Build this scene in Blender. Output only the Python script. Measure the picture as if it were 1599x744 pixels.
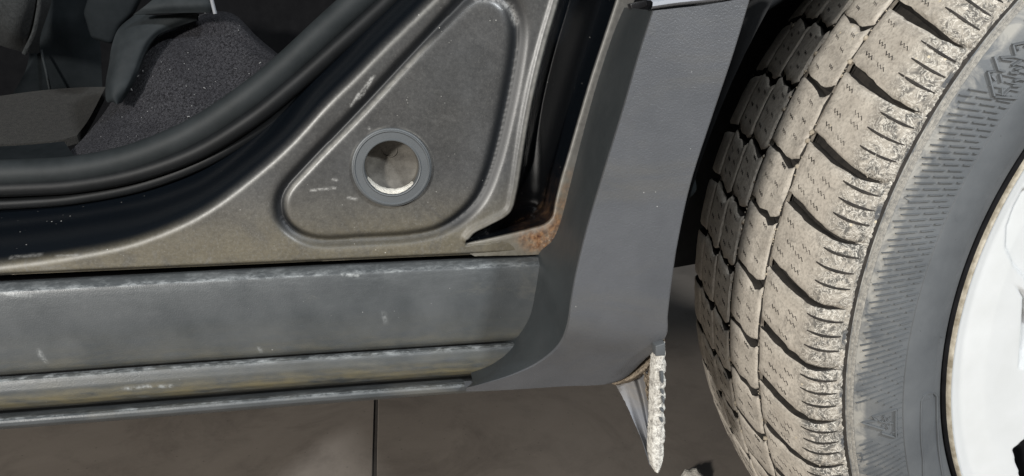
import bpy, bmesh, math, random
import numpy as np
from mathutils import Vector, Matrix
random.seed(4); RNG = np.random.default_rng(4)
for o in list(bpy.data.objects): bpy.data.objects.remove(o)
S = bpy.context.scene
COL = S.collection

# ------------------------------------------------------------------ camera
CP = np.array([-0.5773, -0.3746, 0.5225]); YAW, PITCH, FPX = 0.16534, 0.27117, 1141.5
W0, H0 = 1599.0, 744.0
FWD = np.array([math.sin(YAW)*math.cos(PITCH), math.cos(YAW)*math.cos(PITCH), -math.sin(PITCH)])
RGT = np.array([math.cos(YAW), -math.sin(YAW), 0.0]); UPV = np.cross(RGT, FWD)
cam = bpy.data.cameras.new('camera'); co = bpy.data.objects.new('camera', cam); COL.objects.link(co)
co.matrix_world = Matrix(((RGT[0], UPV[0], -FWD[0], CP[0]), (RGT[1], UPV[1], -FWD[1], CP[1]), (RGT[2], UPV[2], -FWD[2], CP[2]), (0, 0, 0, 1)))
cam.sensor_width = 36; cam.lens = 36*FPX/W0; cam.clip_start = 0.01; cam.clip_end = 60
cam.dof.use_dof = False
S.camera = co
S.view_settings.view_transform = 'Standard'; S.view_settings.look = 'None'
S.view_settings.exposure = 0.08; S.view_settings.gamma = 1

# ------------------------------------------------------------------ light
wd = bpy.data.worlds.new('World'); S.world = wd; wd.use_nodes = True
bg = wd.node_tree.nodes['Background']; bg.inputs[0].default_value = (0.80, 0.90, 1.0, 1); bg.inputs[1].default_value = 0.055
def area(name, loc, target, sx, sy, power, col):
    l = bpy.data.lights.new(name, 'AREA'); l.shape = 'RECTANGLE'; l.size = sx; l.size_y = sy; l.energy = power; l.color = col
    o = bpy.data.objects.new(name, l); COL.objects.link(o); o.location = loc
    d = Vector(target)-Vector(loc); o.rotation_euler = d.to_track_quat('-Z', 'Y').to_euler(); return o
area('work_lamp', (-1.92, -1.50, 0.97), (-0.42, 0.05, 0.40), 0.19, 0.19, 54, (1, 0.965, 0.91))
area('ceiling_lamp', (0.75, -1.55, 1.85), (-0.5, 0, 0.36), 0.20, 0.10, 50, (0.93, 0.97, 1))
area('ceiling_lamp_far', (-0.9, -2.2, 2.6), (-0.6, 0, 0.3), 1.6, 0.25, 30, (0.90, 0.95, 1))

# ------------------------------------------------------------------ maths helpers
RW = 0.34                                      # axle height
def at(u, v, Y):                               # a pixel of the photograph carried out to the distance Y it stands at
    d = FWD + RGT*(u-799.5)/FPX - UPV*(v-372)/FPX
    return CP + d*((Y-CP[1])/d[1])
def ray(u, v): return FWD + RGT*(u-799.5)/FPX - UPV*(v-372)/FPX
def catmull(P, n):
    P = np.asarray(P, float)
    if len(P) == 2: return P[0] + (P[1]-P[0])*np.linspace(0, 1, n)[:, None]
    Q = np.vstack([2*P[0]-P[1], P, 2*P[-1]-P[-2]]); m = len(P)-1; out = []
    for t in np.linspace(0, m, n):
        i = min(int(t), m-1); f = t-i; a, b, c, d = Q[i], Q[i+1], Q[i+2], Q[i+3]
        out.append(0.5*((2*b)+(c-a)*f+(2*a-5*b+4*c-d)*f*f+(-a+3*b-3*c+d)*f**3))
    return np.array(out)
def resample(P, n):                            # evenly by length
    P = catmull(P, max(200, 4*n)); s = np.r_[0, np.cumsum(np.linalg.norm(np.diff(P, axis=0), axis=1))]
    t = np.linspace(0, s[-1], n); return np.stack([np.interp(t, s, P[:, k]) for k in range(P.shape[1])], -1)
def ss(x): x = np.clip(x, 0, 1); return x*x*(3-2*x)
def segdist(PX, PZ, L):
    best = np.full(PX.shape, 9.0)
    for (a, b) in zip(L[:-1], L[1:]):
        ab = b-a; t = np.clip(((PX-a[0])*ab[0]+(PZ-a[1])*ab[1])/(ab@ab+1e-12), 0, 1)
        best = np.minimum(best, np.hypot(PX-a[0]-t*ab[0], PZ-a[1]-t*ab[1]))
    return best
def inside(PX, PZ, L):
    r = np.zeros(PX.shape, bool); n = len(L)
    for i in range(n):
        a, b = L[i], L[(i+1) % n]
        if a[1] == b[1]: continue
        c = ((a[1] > PZ) != (b[1] > PZ)) & (PX < (b[0]-a[0])*(PZ-a[1])/(b[1]-a[1])+a[0]); r ^= c
    return r

# ------------------------------------------------------------------ object helpers
def tag(o, label=None, cat=None, group=None, kind=None):
    for k, v in (('label', label), ('category', cat), ('group', group), ('kind', kind)):
        if v: o[k] = v
    return o
def empty(name, loc, parent=None):
    o = bpy.data.objects.new(name, None); COL.objects.link(o); o.location = loc; o.empty_display_size = .05
    if parent: o.parent = parent
    return o
def mesh(name, V, F, mats, parent=None, smooth=True, mi=None, attrs=None):
    me = bpy.data.meshes.new(name); me.from_pydata([tuple(map(float, v)) for v in V], [], [tuple(map(int, f)) for f in F])
    for m in (mats if isinstance(mats, (list, tuple)) else [mats]): me.materials.append(m)
    if mi is not None: me.polygons.foreach_set('material_index', np.asarray(mi, np.int32))
    if smooth: me.polygons.foreach_set('use_smooth', np.ones(len(me.polygons), bool))
    for k, a in (attrs or {}).items():
        at_ = me.attributes.new(k, 'FLOAT', 'POINT'); at_.data.foreach_set('value', np.asarray(a, np.float32).ravel())
    me.update()
    o = bpy.data.objects.new(name, me); COL.objects.link(o)
    if parent:
        o.parent = parent; o.matrix_parent_inverse = world_of(parent).inverted()
    return o
def world_of(o):
    m = Matrix.Translation(o.location)
    return world_of(o.parent) @ m if (o.parent and o.type == 'EMPTY') else (m if o.type == 'EMPTY' else Matrix.Identity(4))
def fixn(o):
    bm = bmesh.new(); bm.from_mesh(o.data); bmesh.ops.recalc_face_normals(bm, faces=bm.faces); bm.to_mesh(o.data); bm.free(); return o
def sharp(o, deg=35):
    o.data.set_sharp_from_angle(angle=math.radians(deg)); return o
def gridF(n, m, off=0, closed=False):
    F = []
    for i in range(n-1):
        for j in range(m if closed else m-1):
            F.append((off+i*m+j, off+i*m+(j+1) % m, off+(i+1)*m+(j+1) % m, off+(i+1)*m+j))
    return F
def sheet(name, G, mat, parent, th=None, deg=40, attrs=None, mi=None):
    """G: (n,m,3) grid of points; th: thickness vector to its back face"""
    n, m = G.shape[:2]; V = G.reshape(-1, 3); F = gridF(n, m)
    if th is not None:
        k = n*m; V = np.vstack([V, V+np.asarray(th)]); F += [tuple(reversed(f)) for f in gridF(n, m, k)]
        B = [i for i in range(m)]+[i*m+m-1 for i in range(1, n)]+[(n-1)*m+j for j in range(m-2, -1, -1)]+[i*m for i in range(n-2, 0, -1)]
        for a, b in zip(B, B[1:]+B[:1]): F.append((b, a, a+k, b+k))
        if attrs: attrs = {q: np.r_[np.ravel(w), np.ravel(w)] for q, w in attrs.items()}
    o = mesh(name, V, F, mat, parent, attrs=attrs, mi=mi); fixn(o); sharp(o, deg); return o
def loft(curves, n, m):
    """curves: list of [(u,v,Y),...]"""
    C = [resample([at(*q) for q in c], n) for c in curves]; C = np.array(C)          # k,n,3
    return np.stack([catmull(C[:, i], m) if len(C) > 2 else C[0, i]+(C[1, i]-C[0, i])*np.linspace(0, 1, m)[:, None] for i in range(n)])
def tube(name, path, prof, mat, parent, up=(0, 1, 0), closed_ends=True):
    """sweep profile [(a,b)] with a along side, b along up"""
    P = np.asarray(path); n = len(P); V = []; k = len(prof)
    for i in range(n):
        t = P[min(i+1, n-1)]-P[max(i-1, 0)]; t /= np.linalg.norm(t)
        s = np.cross(t, up); s /= np.linalg.norm(s); w = np.cross(s, t)
        for a, b in prof: V.append(P[i]+s*a+w*b)
    F = gridF(n, k, closed=True)
    if closed_ends: F += [tuple(range(k))[::-1], tuple((n-1)*k+j for j in range(k))]
    o = mesh(name, V, F, mat, parent); fixn(o); sharp(o, 45); return o
def ell(a, b, n=14): return [(a*math.cos(2*math.pi*i/n), b*math.sin(2*math.pi*i/n)) for i in range(n)]
def plate(name, pts, Y, th, mat, parent, bev=0.002, Yf=None):
    """outline in picture terms at distance Y, with a real thickness and rounded edges"""
    V = [at(u, v, (Yf(u, v) if Yf else Y)) for u, v in pts]; n = len(V)
    bm = bmesh.new(); vs = [bm.verts.new(v) for v in V]; f = bm.faces.new(vs)
    r = bmesh.ops.extrude_face_region(bm, geom=[f]); ev = [g for g in r['geom'] if isinstance(g, bmesh.types.BMVert)]
    bmesh.ops.translate(bm, verts=ev, vec=(0, th, 0))
    bmesh.ops.recalc_face_normals(bm, faces=bm.faces)
    bmesh.ops.bevel(bm, geom=list(bm.edges), offset=bev, segments=3, affect='EDGES', profile=.5)
    me = bpy.data.meshes.new(name); bm.to_mesh(me); bm.free(); me.materials.append(mat)
    me.polygons.foreach_set('use_smooth', np.ones(len(me.polygons), bool))
    o = bpy.data.objects.new(name, me); COL.objects.link(o)
    if parent: o.parent = parent; o.matrix_parent_inverse = world_of(parent).inverted()
    sharp(o, 50); return o

# ------------------------------------------------------------------ materials
class NT:
    def __init__(s, name):
        s.m = bpy.data.materials.new(name); s.m.use_nodes = True; s.t = s.m.node_tree; s.b = s.t.nodes['Principled BSDF']; s._c = None
    def n(s, ty, **kw):
        x = s.t.nodes.new(ty)
        for k, v in kw.items():
            if k.startswith('_'): setattr(x, k[1:], v)
            else:
                i = x.inputs[k.replace('__', ' ')] if not k.startswith('i') or not k[1:].isdigit() else x.inputs[int(k[1:])]
                if isinstance(v, bpy.types.NodeSocket): s.t.links.new(v, i)
                else: i.default_value = v
        return x
    def co(s, scale=(1, 1, 1)):
        if not s._c: s._c = s.n('ShaderNodeTexCoord').outputs['Object']
        if scale == (1, 1, 1): return s._c
        return s.n('ShaderNodeMapping', Vector=s._c, Scale=scale).outputs[0]
    def noise(s, scale, detail=4, rough=.55, dist=0, sc=(1, 1, 1)):
        return s.n('ShaderNodeTexNoise', Vector=s.co(sc), Scale=scale, Detail=detail, Roughness=rough, Distortion=dist).outputs[0]
    def voro(s, scale, feat='F1', sc=(1, 1, 1)):
        return s.n('ShaderNodeTexVoronoi', _feature=feat, Vector=s.co(sc), Scale=scale).outputs['Distance']
    def ramp(s, x, a, b, lo=0., hi=1.):
        return s.n('ShaderNodeMapRange', i0=x, i1=a, i2=b, i3=lo, i4=hi).outputs[0]
    def math(s, op, a, b=0.): return s.n('ShaderNodeMath', _operation=op, i0=a, i1=b).outputs[0]
    def mix(s, f, a, b):
        x = s.t.nodes.new('ShaderNodeMix'); x.data_type = 'RGBA'
        for i, v in ((0, f), (6, a), (7, b)):
            if isinstance(v, bpy.types.NodeSocket): s.t.links.new(v, x.inputs[i])
            else: x.inputs[i].default_value = v if i == 0 else (*v, 1)
        return x.outputs[2]
    def attr(s, nm): return s.n('ShaderNodeAttribute', _attribute_name=nm).outputs['Fac']
    def bump(s, h, strength=.3, dist=.001, prev=None):
        x = s.n('ShaderNodeBump', Height=h, Strength=strength, Distance=dist)
        if prev: s.t.links.new(prev, x.inputs['Normal'])
        return x.outputs[0]
    def out(s, col=None, rough=None, normal=None, metal=0, spec=.5, coat=0):
        for k, v in (('Base Color', col), ('Roughness', rough), ('Normal', normal)):
            if v is None: continue
            if isinstance(v, bpy.types.NodeSocket): s.t.links.new(v, s.b.inputs[k])
            else: s.b.inputs[k].default_value = (*v, 1) if k == 'Base Color' else v
        s.b.inputs['Metallic'].default_value = metal; s.b.inputs['Specular IOR Level'].default_value = spec
        s.b.inputs['Coat Weight'].default_value = coat
        return s.m

def m_body():
    k = NT('dusty_dark_paint'); dust = k.attr('dust'); rust = k.attr('rust'); scr = k.attr('scratch'); pale = k.attr('pale')
    blot = k.noise(22, 5, .6); fine = k.noise(420, 3, .6); grit = k.noise(1500, 2, .6)
    f = k.math('MULTIPLY', dust, k.ramp(blot, .25, .75, .72, 1.0))
    f = k.math('MULTIPLY', f, k.ramp(fine, .25, .75, .70, 1.0))
    low = k.attr('low'); sw_ = k.noise(34, 6, .7, 1.4)
    dcol = k.mix(k.ramp(k.noise(14, 3), .3, .7), (0.074, 0.070, 0.064), (0.112, 0.113, 0.113))
    dcol = k.mix(k.math('MULTIPLY', low, .75), dcol, (0.128, 0.108, 0.066))
    dcol = k.mix(k.math('MULTIPLY', k.ramp(sw_, .50, .66), .5), dcol, (0.058, 0.057, 0.055)); dcol = k.mix(k.math('MULTIPLY', k.ramp(sw_, .40, .30), .5), dcol, (0.150, 0.148, 0.142))
    dcol = k.mix(k.math('MULTIPLY', k.ramp(k.noise(900, 3, .7), .5, .7), .35), dcol, (0.20, 0.195, 0.18))
    base = k.mix(f, (0.0025, 0.0036, 0.0052), dcol)
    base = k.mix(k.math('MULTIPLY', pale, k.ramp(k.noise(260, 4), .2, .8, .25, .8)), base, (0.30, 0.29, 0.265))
    rn = k.math('MULTIPLY', rust, k.ramp(k.noise(150, 5, .65), .30, .58))
    rc = k.mix(k.ramp(k.noise(330, 4), .35, .65), (0.075, 0.028, 0.012), (0.30, 0.165, 0.08))
    base = k.mix(rn, base, rc)
    sn = k.math('MULTIPLY', scr, k.ramp(k.noise(500, 3, .6), .30, .62))
    base = k.mix(sn, base, (0.36, 0.355, 0.34))
    speck = k.math('MULTIPLY', k.ramp(k.voro(240), .10, .04), k.ramp(k.noise(60, 1), .55, .7))
    base = k.mix(speck, base, (0.40, 0.39, 0.36))
    ro = k.math('MAXIMUM', k.ramp(f, 0, 1, .21, .62), k.math('MULTIPLY', k.attr('matte'), .5))
    h = k.math('ADD', k.math('MULTIPLY', fine, f), k.math('MULTIPLY', grit, .25))
    nm = k.bump(h, .18, .0006); nm = k.bump(k.math('MULTIPLY', rust, k.noise(260, 4)), .8, .0015, nm)
    return k.out(base, ro, nm)
def m_plastic(name, c0, c1, rough=.42, grain=900, gs=.35, dirt=None, dirt_lo=.55, dirt_hi=.75, speck=.06, edge=None):
    k = NT(name); b = k.mix(k.ramp(k.noise(26, 5, .62), .3, .7), c0, c1)
    if dirt: b = k.mix(k.math('MULTIPLY', k.ramp(k.noise(9, 6, .68, .6, (1, 1, 2.6)), dirt_lo, dirt_hi), .7), b, dirt)
    if edge:
        e = k.attr('edge'); wear = k.math('MULTIPLY', e, k.ramp(k.noise(95, 6, .78, .2, (1, 1, 3.5)), .46, .66)); b = k.mix(wear, b, edge)
        o = k.attr('ochre'); b = k.mix(k.math('MULTIPLY', o, k.ramp(k.noise(55, 5, .65, 0, (1, 1, 4)), .30, .65)), b, (0.145, 0.125, 0.075))
        sc = k.attr('scratch'); b = k.mix(k.math('MULTIPLY', sc, k.ramp(k.noise(500, 3, .6), .34, .62)), b, (.27, .28, .28))
    sp = k.math('MULTIPLY', k.ramp(k.voro(150), speck, speck*.4), k.ramp(k.noise(45, 1), .52, .66)); b = k.mix(sp, b, (0.34, 0.34, 0.33))
    r = k.ramp(k.noise(30, 5, .6), .3, .7, rough-.07, rough+.09)
    nm = k.bump(k.noise(grain, 2, .5), gs, .0004); nm = k.bump(k.noise(90, 3), .08, .001, nm)
    return k.out(b, r, nm)
def m_simple(name, c0, c1, rough, sc=80, bs=.2, bd=.0008, spec=.5, metal=0):
    k = NT(name); nz = k.noise(sc, 5, .6)
    return k.out(k.mix(k.ramp(nz, .3, .7), c0, c1), rough, k.bump(k.noise(sc*4, 4, .6), bs, bd), metal, spec)
def m_tread():
    k = NT('dusty_tread_rubber'); rough_ = k.attr('crust')
    n1 = k.noise(60, 5, .6); n2 = k.noise(520, 5, .65); n3 = k.noise(1500, 3, .6)
    c = k.mix(k.ramp(n1, .3, .7), (0.38, 0.342, 0.292), (0.56, 0.512, 0.442))
    c = k.mix(k.math('MULTIPLY', k.ramp(n2, .47, .66), .55), c, (0.20, 0.18, 0.155))
    c = k.mix(k.math('MULTIPLY', k.ramp(k.noise(95, 6, .75, .8), .53, .66), .55), c, (0.19, 0.175, 0.155)); c = k.mix(k.math('MULTIPLY', k.attr('rim'), k.ramp(k.noise(400, 3, .7), .4, .6)), c, (0.58, 0.53, 0.46))
    # dried mud that cracked and was wiped off on the shoulder: dark rubber between pale crusts
    wor = k.noise(170, 4, .58, 2.0); line = k.ramp(k.math('ABSOLUTE', k.math('SUBTRACT', wor, .5)), .006, .034, 1, 0)
    big = k.ramp(k.noise(120, 5, .66, 1.2), .42, .58)
    cr = k.mix(big, (0.085, 0.082, 0.076), (0.34, 0.31, 0.265)); cr = k.mix(line, cr, (0.60, 0.565, 0.50))
    c = k.mix(k.math('MULTIPLY', rough_, .9), c, cr)
    c = k.mix(k.math('MULTIPLY', k.attr('bare'), k.ramp(k.noise(210, 4, .6), .60, .50)), c, (0.085, 0.088, 0.092))
    # small pale stones and specks caught in the rubber
    c = k.mix(k.math('MULTIPLY', k.ramp(k.voro(130), .13, .09), k.ramp(k.noise(30, 1), .6, .64)), c, (0.55, 0.48, 0.36))
    h = k.math('ADD', k.math('MULTIPLY', n2, .5), k.math('MULTIPLY', k.math('MULTIPLY', wor, rough_), 2.0))
    nm = k.bump(h, .65, .0014); nm = k.bump(n3, .25, .0005, nm)
    return k.out(c, .85, nm, spec=.25)
def m_sidewall():
    k = NT('sidewall_rubber')
    c = k.mix(k.ramp(k.noise(24, 4, .6), .35, .7), (0.074, 0.080, 0.086), (0.110, 0.117, 0.123))
    du = k.attr('crust'); c = k.mix(k.math('MULTIPLY', du, k.ramp(k.noise(70, 5, .65, .7), .38, .60)), c, (0.27, 0.26, 0.235))
    c = k.mix(k.math('MULTIPLY', k.ramp(k.voro(90), .05, .02), .5), c, (0.02, 0.02, 0.02))
    nm = k.bump(k.noise(700, 4, .6), .22, .0005)
    return k.out(c, k.ramp(k.noise(40, 4), .3, .7, .48, .62), nm, spec=.4)
def m_rust_edge():
    k = NT('broken_plastic_white'); n = k.noise(420, 5, .7, .6)
    c = k.mix(k.ramp(n, .36, .56), (0.22, 0.205, 0.185), (0.60, 0.58, 0.53)); c = k.mix(k.ramp(k.noise(240, 4, .7, 1), .63, .67), c, (0.16, 0.15, 0.14))
    return k.out(c, .8, k.bump(n, .6, .0022))
def m_mudedge():
    k = NT('dried_mud_edge'); n = k.noise(380, 5, .7)
    return k.out(k.mix(k.ramp(n, .3, .7), (0.13, 0.10, 0.07), (0.33, 0.27, 0.20)), .9, k.bump(n, .9, .0025))
def m_floor():
    k = NT('floor_tile_clay')
    c = k.mix(k.ramp(k.noise(3.2, 6, .6, .4), .32, .68), (0.205, 0.176, 0.150), (0.290, 0.252, 0.217))
    c = k.mix(k.math('MULTIPLY', k.ramp(k.noise(14, 5, .65, .5), .5, .72), .6), c, (0.165, 0.143, 0.124))
    c = k.mix(k.math('MULTIPLY', k.ramp(k.noise(260, 4, .65), .45, .7), .35), c, (0.27, 0.235, 0.20))
    c = k.mix(k.math('MULTIPLY', k.ramp(k.noise(5, 7, .75, 1.2), .52, .70), .45), c, (0.115, 0.097, 0.083)); c = k.mix(k.math('MULTIPLY', k.ramp(k.voro(60), .09, .04), .6), c, (0.09, 0.08, 0.07))
    return k.out(c, k.ramp(k.noise(10, 4), .3, .7, .42, .6), k.bump(k.noise(300, 4, .6), .15, .0006))
def m_carpet():
    k = NT('grey_felt_carpet'); n = k.noise(620, 5, .7); f = k.n('ShaderNodeTexNoise', Vector=k.co((1, 1, .35)), Scale=1500., Detail=2.).outputs[0]
    c = k.mix(k.ramp(n, .35, .66), (0.008, 0.008, 0.0095), (0.058, 0.058, 0.064))
    c = k.mix(k.math('MULTIPLY', k.ramp(f, .6, .72), .6), c, (0.13, 0.13, 0.14))
    c = k.mix(k.math('MULTIPLY', k.ramp(k.noise(30, 4), .4, .7), .5), c, (0.020, 0.020, 0.024))
    c = k.mix(k.ramp(k.voro(150), .045, .03), c, (0.45, 0.45, 0.44))
    return k.out(c, 1.0, k.bump(k.math('ADD', n, f), .9, .0025), spec=.1)
def m_rim():
    k = NT('white_alloy_paint')
    return k.out(k.mix(k.ramp(k.noise(40, 4), .3, .75), (0.60, 0.61, 0.61), (0.55, 0.56, 0.555)), .30, k.bump(k.noise(160, 3), .03, .0005), coat=.3)

M = dict(
    body=m_body(),
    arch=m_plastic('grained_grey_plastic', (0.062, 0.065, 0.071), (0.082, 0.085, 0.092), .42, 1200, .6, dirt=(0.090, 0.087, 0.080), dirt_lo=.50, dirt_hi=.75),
    returndark=m_plastic('dark_return_plastic', (0.018, 0.022, 0.024), (0.029, 0.033, 0.035), .48, 2300, .2, speck=.04),  # darker tone used on the inner return of the arch cladding
    sill=m_plastic('scuffed_grey_plastic', (0.036, 0.041, 0.044), (0.068, 0.073, 0.076),     .44, 1400, .3, dirt=(0.135, 0.128, 0.108), edge=(0.30, 0.315, 0.32)),
    liner=m_simple('black_liner_felt', (0.008, 0.009, 0.010), (0.018, 0.019, 0.021), .75),
    seal=m_simple('seal_rubber', (0.010, 0.0125, 0.0135), (0.017, 0.020, 0.0215), .6, 60, .12, spec=.22),
    seal2=m_simple('seal_rubber_dark', (0.0035, 0.004, 0.0045), (0.006, 0.007, 0.008), .55, 60, .12, spec=.22),
    plug=m_plastic('plug_rubber', (0.062, 0.068, 0.073), (0.082, 0.088, 0.092), .48, 2300, .2),
    cup=m_simple('dirty_plug_bowl', (0.040, 0.036, 0.030), (0.105, 0.097, 0.083), .7, 120, .4),
    chalk=m_simple('pale_debris_lit_wall_and_clump', (0.45, 0.43, 0.38), (0.72, 0.69, 0.62), .9, 160, .8, .002),
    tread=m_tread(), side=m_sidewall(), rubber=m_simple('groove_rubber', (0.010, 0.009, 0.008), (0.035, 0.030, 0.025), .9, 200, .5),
    glintedge=m_simple('painted_edge_glint', (0.25, 0.27, 0.30), (0.36, 0.38, 0.42), .45),  # pale tone painting the specular highlight on the cladding's top edge
    lint=m_simple('lint_fibre', (0.16, 0.16, 0.16), (0.24, 0.24, 0.24), .9),
    grit=m_simple('trapped_grit', (0.30, 0.26, 0.20), (0.55, 0.48, 0.38), .9),
    groovedirt=m_simple('groove_dirt', (0.10, 0.085, 0.07), (0.30, 0.265, 0.22), .95, 300, .6, .001),
    crustedge=m_simple('ridge_rubber', (0.16, 0.155, 0.145), (0.36, 0.34, 0.30), .8, 500, .6, .001),
    rim=m_rim(), rimedge=m_simple('rim_edge_corroded', (0.20, 0.17, 0.12), (0.50, 0.46, 0.38), .55, 160, .2),
    black=m_simple('black_plastic_and_shade', (0.012, 0.012, 0.013), (0.022, 0.022, 0.024), .35),
    white=m_rust_edge(), mud=m_mudedge(), flap=m_plastic('flap_grey_plastic', (0.13, 0.136, 0.150), (0.19, 0.197, 0.215), .6, 500, .15, dirt=(0.22, 0.19, 0.15), dirt_lo=.45),
    floor=m_floor(), grout=m_simple('dark_grout', (0.040, 0.034, 0.030), (0.060, 0.052, 0.046), .9),
    carpet=m_carpet(), trim=m_simple('grey_seat_trim_plastic', (0.009, 0.0115, 0.013), (0.018, 0.0215, 0.0235), .7, 70, .25, spec=.18),
    dtrim=m_simple('dark_interior_plastic', (0.004, 0.0058, 0.0068), (0.0075, 0.0095, 0.0110), .8, spec=.12),
    fabric=m_simple('seat_fabric', (0.004, 0.005, 0.0055), (0.020, 0.022, 0.0225), .95, 420, .6, .0015),
    mat=m_simple('brown_floor_mat', (0.007, 0.0067, 0.006), (0.018, 0.017, 0.0148), .95, 320, .6, .0015),
    dark=m_simple('near_black_shell', (0.003, 0.003, 0.0035), (0.005, 0.005, 0.0055), .95, spec=.08))

# ================================================================== floor
tiles = empty('floor', (-0.6, 0.9, 0)); tag(tiles, kind='structure')
gb = mesh('floor_bed', [(-5, -4, -.0018), (4, -4, -.0018), (4, 5, -.0018), (-5, 5, -.0018)], [(0, 1, 2, 3)], M['grout'], tiles, False)
tile_me = None
for i in range(-2, 3):
    for j in range(-2, 3):
        x0 = -0.6145+i*1.2; y0 = 0.30+j*1.2
        if tile_me is None:
            bm = bmesh.new(); bmesh.ops.create_cube(bm, size=1)
            for v in bm.verts: v.co = Vector((v.co.x*1.1945, v.co.y*1.1945, v.co.z*.010))
            bmesh.ops.bevel(bm, geom=list(bm.edges), offset=.0008, segments=1, affect='EDGES')
            tile_me = bpy.data.meshes.new('tile'); bm.to_mesh(tile_me); bm.free(); tile_me.materials.append(M['floor'])
        t = bpy.data.objects.new('tile', tile_me); COL.objects.link(t); t.location = (x0+.6, y0+.6, -.0052+random.uniform(-.0002, .0002))
        t.parent = tiles; t.matrix_parent_inverse = world_of(tiles).inverted()
def lump(name, loc, size, mat, seed):
    bm = bmesh.new(); bmesh.ops.create_icosphere(bm, subdivisions=3, radius=1); rr = np.random.default_rng(seed)
    k = rr.normal(size=(5, 3))*1.6
    for v in bm.verts:
        f = 1+.10*sum(math.sin(v.co.dot(Vector(q))*2) for q in k); v.co = Vector((v.co.x*size[0]*f, v.co.y*size[1]*f, max(v.co.z*size[2]*f, -size[2]*.5)))
    me = bpy.data.meshes.new(name); bm.to_mesh(me); bm.free(); me.materials.append(mat)
    me.polygons.foreach_set('use_smooth', np.ones(len(me.polygons), bool))
    o = bpy.data.objects.new(name, me); COL.objects.link(o); o.location = loc; return o
d = ray(1080, 760); p = CP-d*CP[2]/d[2]  # pale patch on the floor, built as a small lump
tag(lump('clump', (p[0], p[1], .010), (.016, .013, .012), M['chalk'], 3), 'small pale lump lying on the brown floor tile between torn flap and tyre', 'clump')

# ================================================================== car
car = empty('parked_car', (-0.6, 0.25, 0.0))
tag(car, 'dark grey car with open rear doorway, scuffed sill and dusty winter tyre', 'car')

# ---------------------------------------------------------------- body panel (pressed sheet as a relief on the plane y = Y0)
Y0 = 0.055
def pl(pts, n=None):
    q = np.array([at(u, v, Y0)[[0, 2]] for u, v in pts])
    return catmull(q, n or len(pts)*7)
A = pl([(790, -110), (735, -60), (675, 0), (600, 73), (556, 118), (510, 163), (456, 222), (405, 268), (340, 318), (280, 352), (200, 382), (100, 402), (0, 415), (-140, 428)])
GR = pl([(722, 0), (744, -14), (772, -13), (797, 6), (809, 42), (806, 90), (790, 175), (768, 262), (742, 318), (694, 357), (640, 371), (560, 376), (500, 378), (462, 366), (438, 338), (441, 300), (478, 256), (560, 172), (640, 86), (722, 0)], 160)
RR = pl([(892, -90), (868, 0), (850, 62), (833, 130), (819, 200), (809, 262), (803, 300), (794, 331), (762, 350), (740, 361), (729, 372)], 90)
FF = pl([(732, 380), (770, 372), (832, 357), (852, 350), (863, 339), (870, 316), (881, 280), (896, 243), (936, 122), (975, 0), (1002, -90)], 90)
x = np.arange(-.865, -.405, .0008); z = np.arange(.388, .60, .0008); PX, PZ = np.meshgrid(x, z, indexing='ij')
polyA = np.vstack([A, [[-1.2, A[-1][1]], [-1.2, .8], [A[0][0], .8]]]); inA = inside(PX, PZ, polyA); dA = segdist(PX, PZ, A)*np.where(inA, 1, -1)
dG = segdist(PX, PZ, GR); inG = inside(PX, PZ, GR)
DL = pl([(727, 383), (770, 378), (832, 364), (858, 356), (876, 348), (1000, 330), (1100, -90)], 60)   # the hollow runs on behind the flange
CH = np.vstack([RR, DL]); inC = inside(PX, PZ, CH); dR = segdist(PX, PZ, RR); dF = segdist(PX, PZ, FF)
Y = np.full(PX.shape, Y0)
Y += .052*ss((dA+.003)/.030)**1.1
gw = .0031+.0016*ss((PX+.56)/.05)
Y += .0036*np.exp(-(dG/gw)**2.0) + np.where(inG, .0006, 0)
wR = .0050+.0105*ss((PZ-.412)/.035); cd = np.where(inC, ss(dR/wR), 0); Y += (.010+.022*ss((PX+.525)/.045))*cd
Y -= .0018*np.exp(-((dR-.001)/.0022)**2)*(~inC | (dR < .004)) * (PX > -.56)
hole = at(612, 262, Y0); HX, HZ = hole[0], hole[2]
rh = np.hypot(PX-HX, PZ-HZ)
zb = np.interp(PX, [at(0, 433, Y0)[0], at(840, 396, Y0)[0]], [at(0, 433, Y0)[2], at(840, 396, Y0)[2]])
Y += .0035*ss((zb+.0028-PZ)/.0028)
Y += .0004*np.sin(PX*37+1)*np.sin(PZ*41)
dust = (1-ss((dA+.002)/.006))*(1-inC*.98*ss(dR/.0035))*(1-(1-.55*ss((.413-PZ)/.008))*np.exp(-(dG/(gw*1.28))**4))*(1-.0*rh)
dust = np.clip(dust, 0, 1)*(.62+.38*ss((.455-PZ)/.06))
def blob(u, v, r): q = at(u, v, Y0); return np.exp(-((PX-q[0])**2+(PZ-q[2])**2)/(r*.00038)**2)
fl = (~inC)*ss((PX+.53)/.03)
rust = np.clip(blob(858, 368, 17)+.9*blob(842, 378, 16)+.75*blob(826, 370, 12)+.7*blob(868, 342, 12)+.45*blob(874, 318, 9)+.38*blob(881, 294, 8)+.28*blob(887, 272, 7), 0, 1)*(1-.7*inC*ss(dF/.003))
dF = dF+1.0*inC
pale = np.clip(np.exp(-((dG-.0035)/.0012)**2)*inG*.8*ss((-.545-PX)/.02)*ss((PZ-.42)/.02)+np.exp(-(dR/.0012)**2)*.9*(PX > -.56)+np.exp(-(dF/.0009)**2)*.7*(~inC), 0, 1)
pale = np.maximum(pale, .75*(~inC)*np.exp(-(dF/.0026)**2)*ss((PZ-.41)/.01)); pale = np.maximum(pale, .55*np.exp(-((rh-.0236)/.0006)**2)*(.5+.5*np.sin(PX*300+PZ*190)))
pale = np.maximum(pale, .5*np.exp(-((dA+.0018)/.0011)**2))
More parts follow.
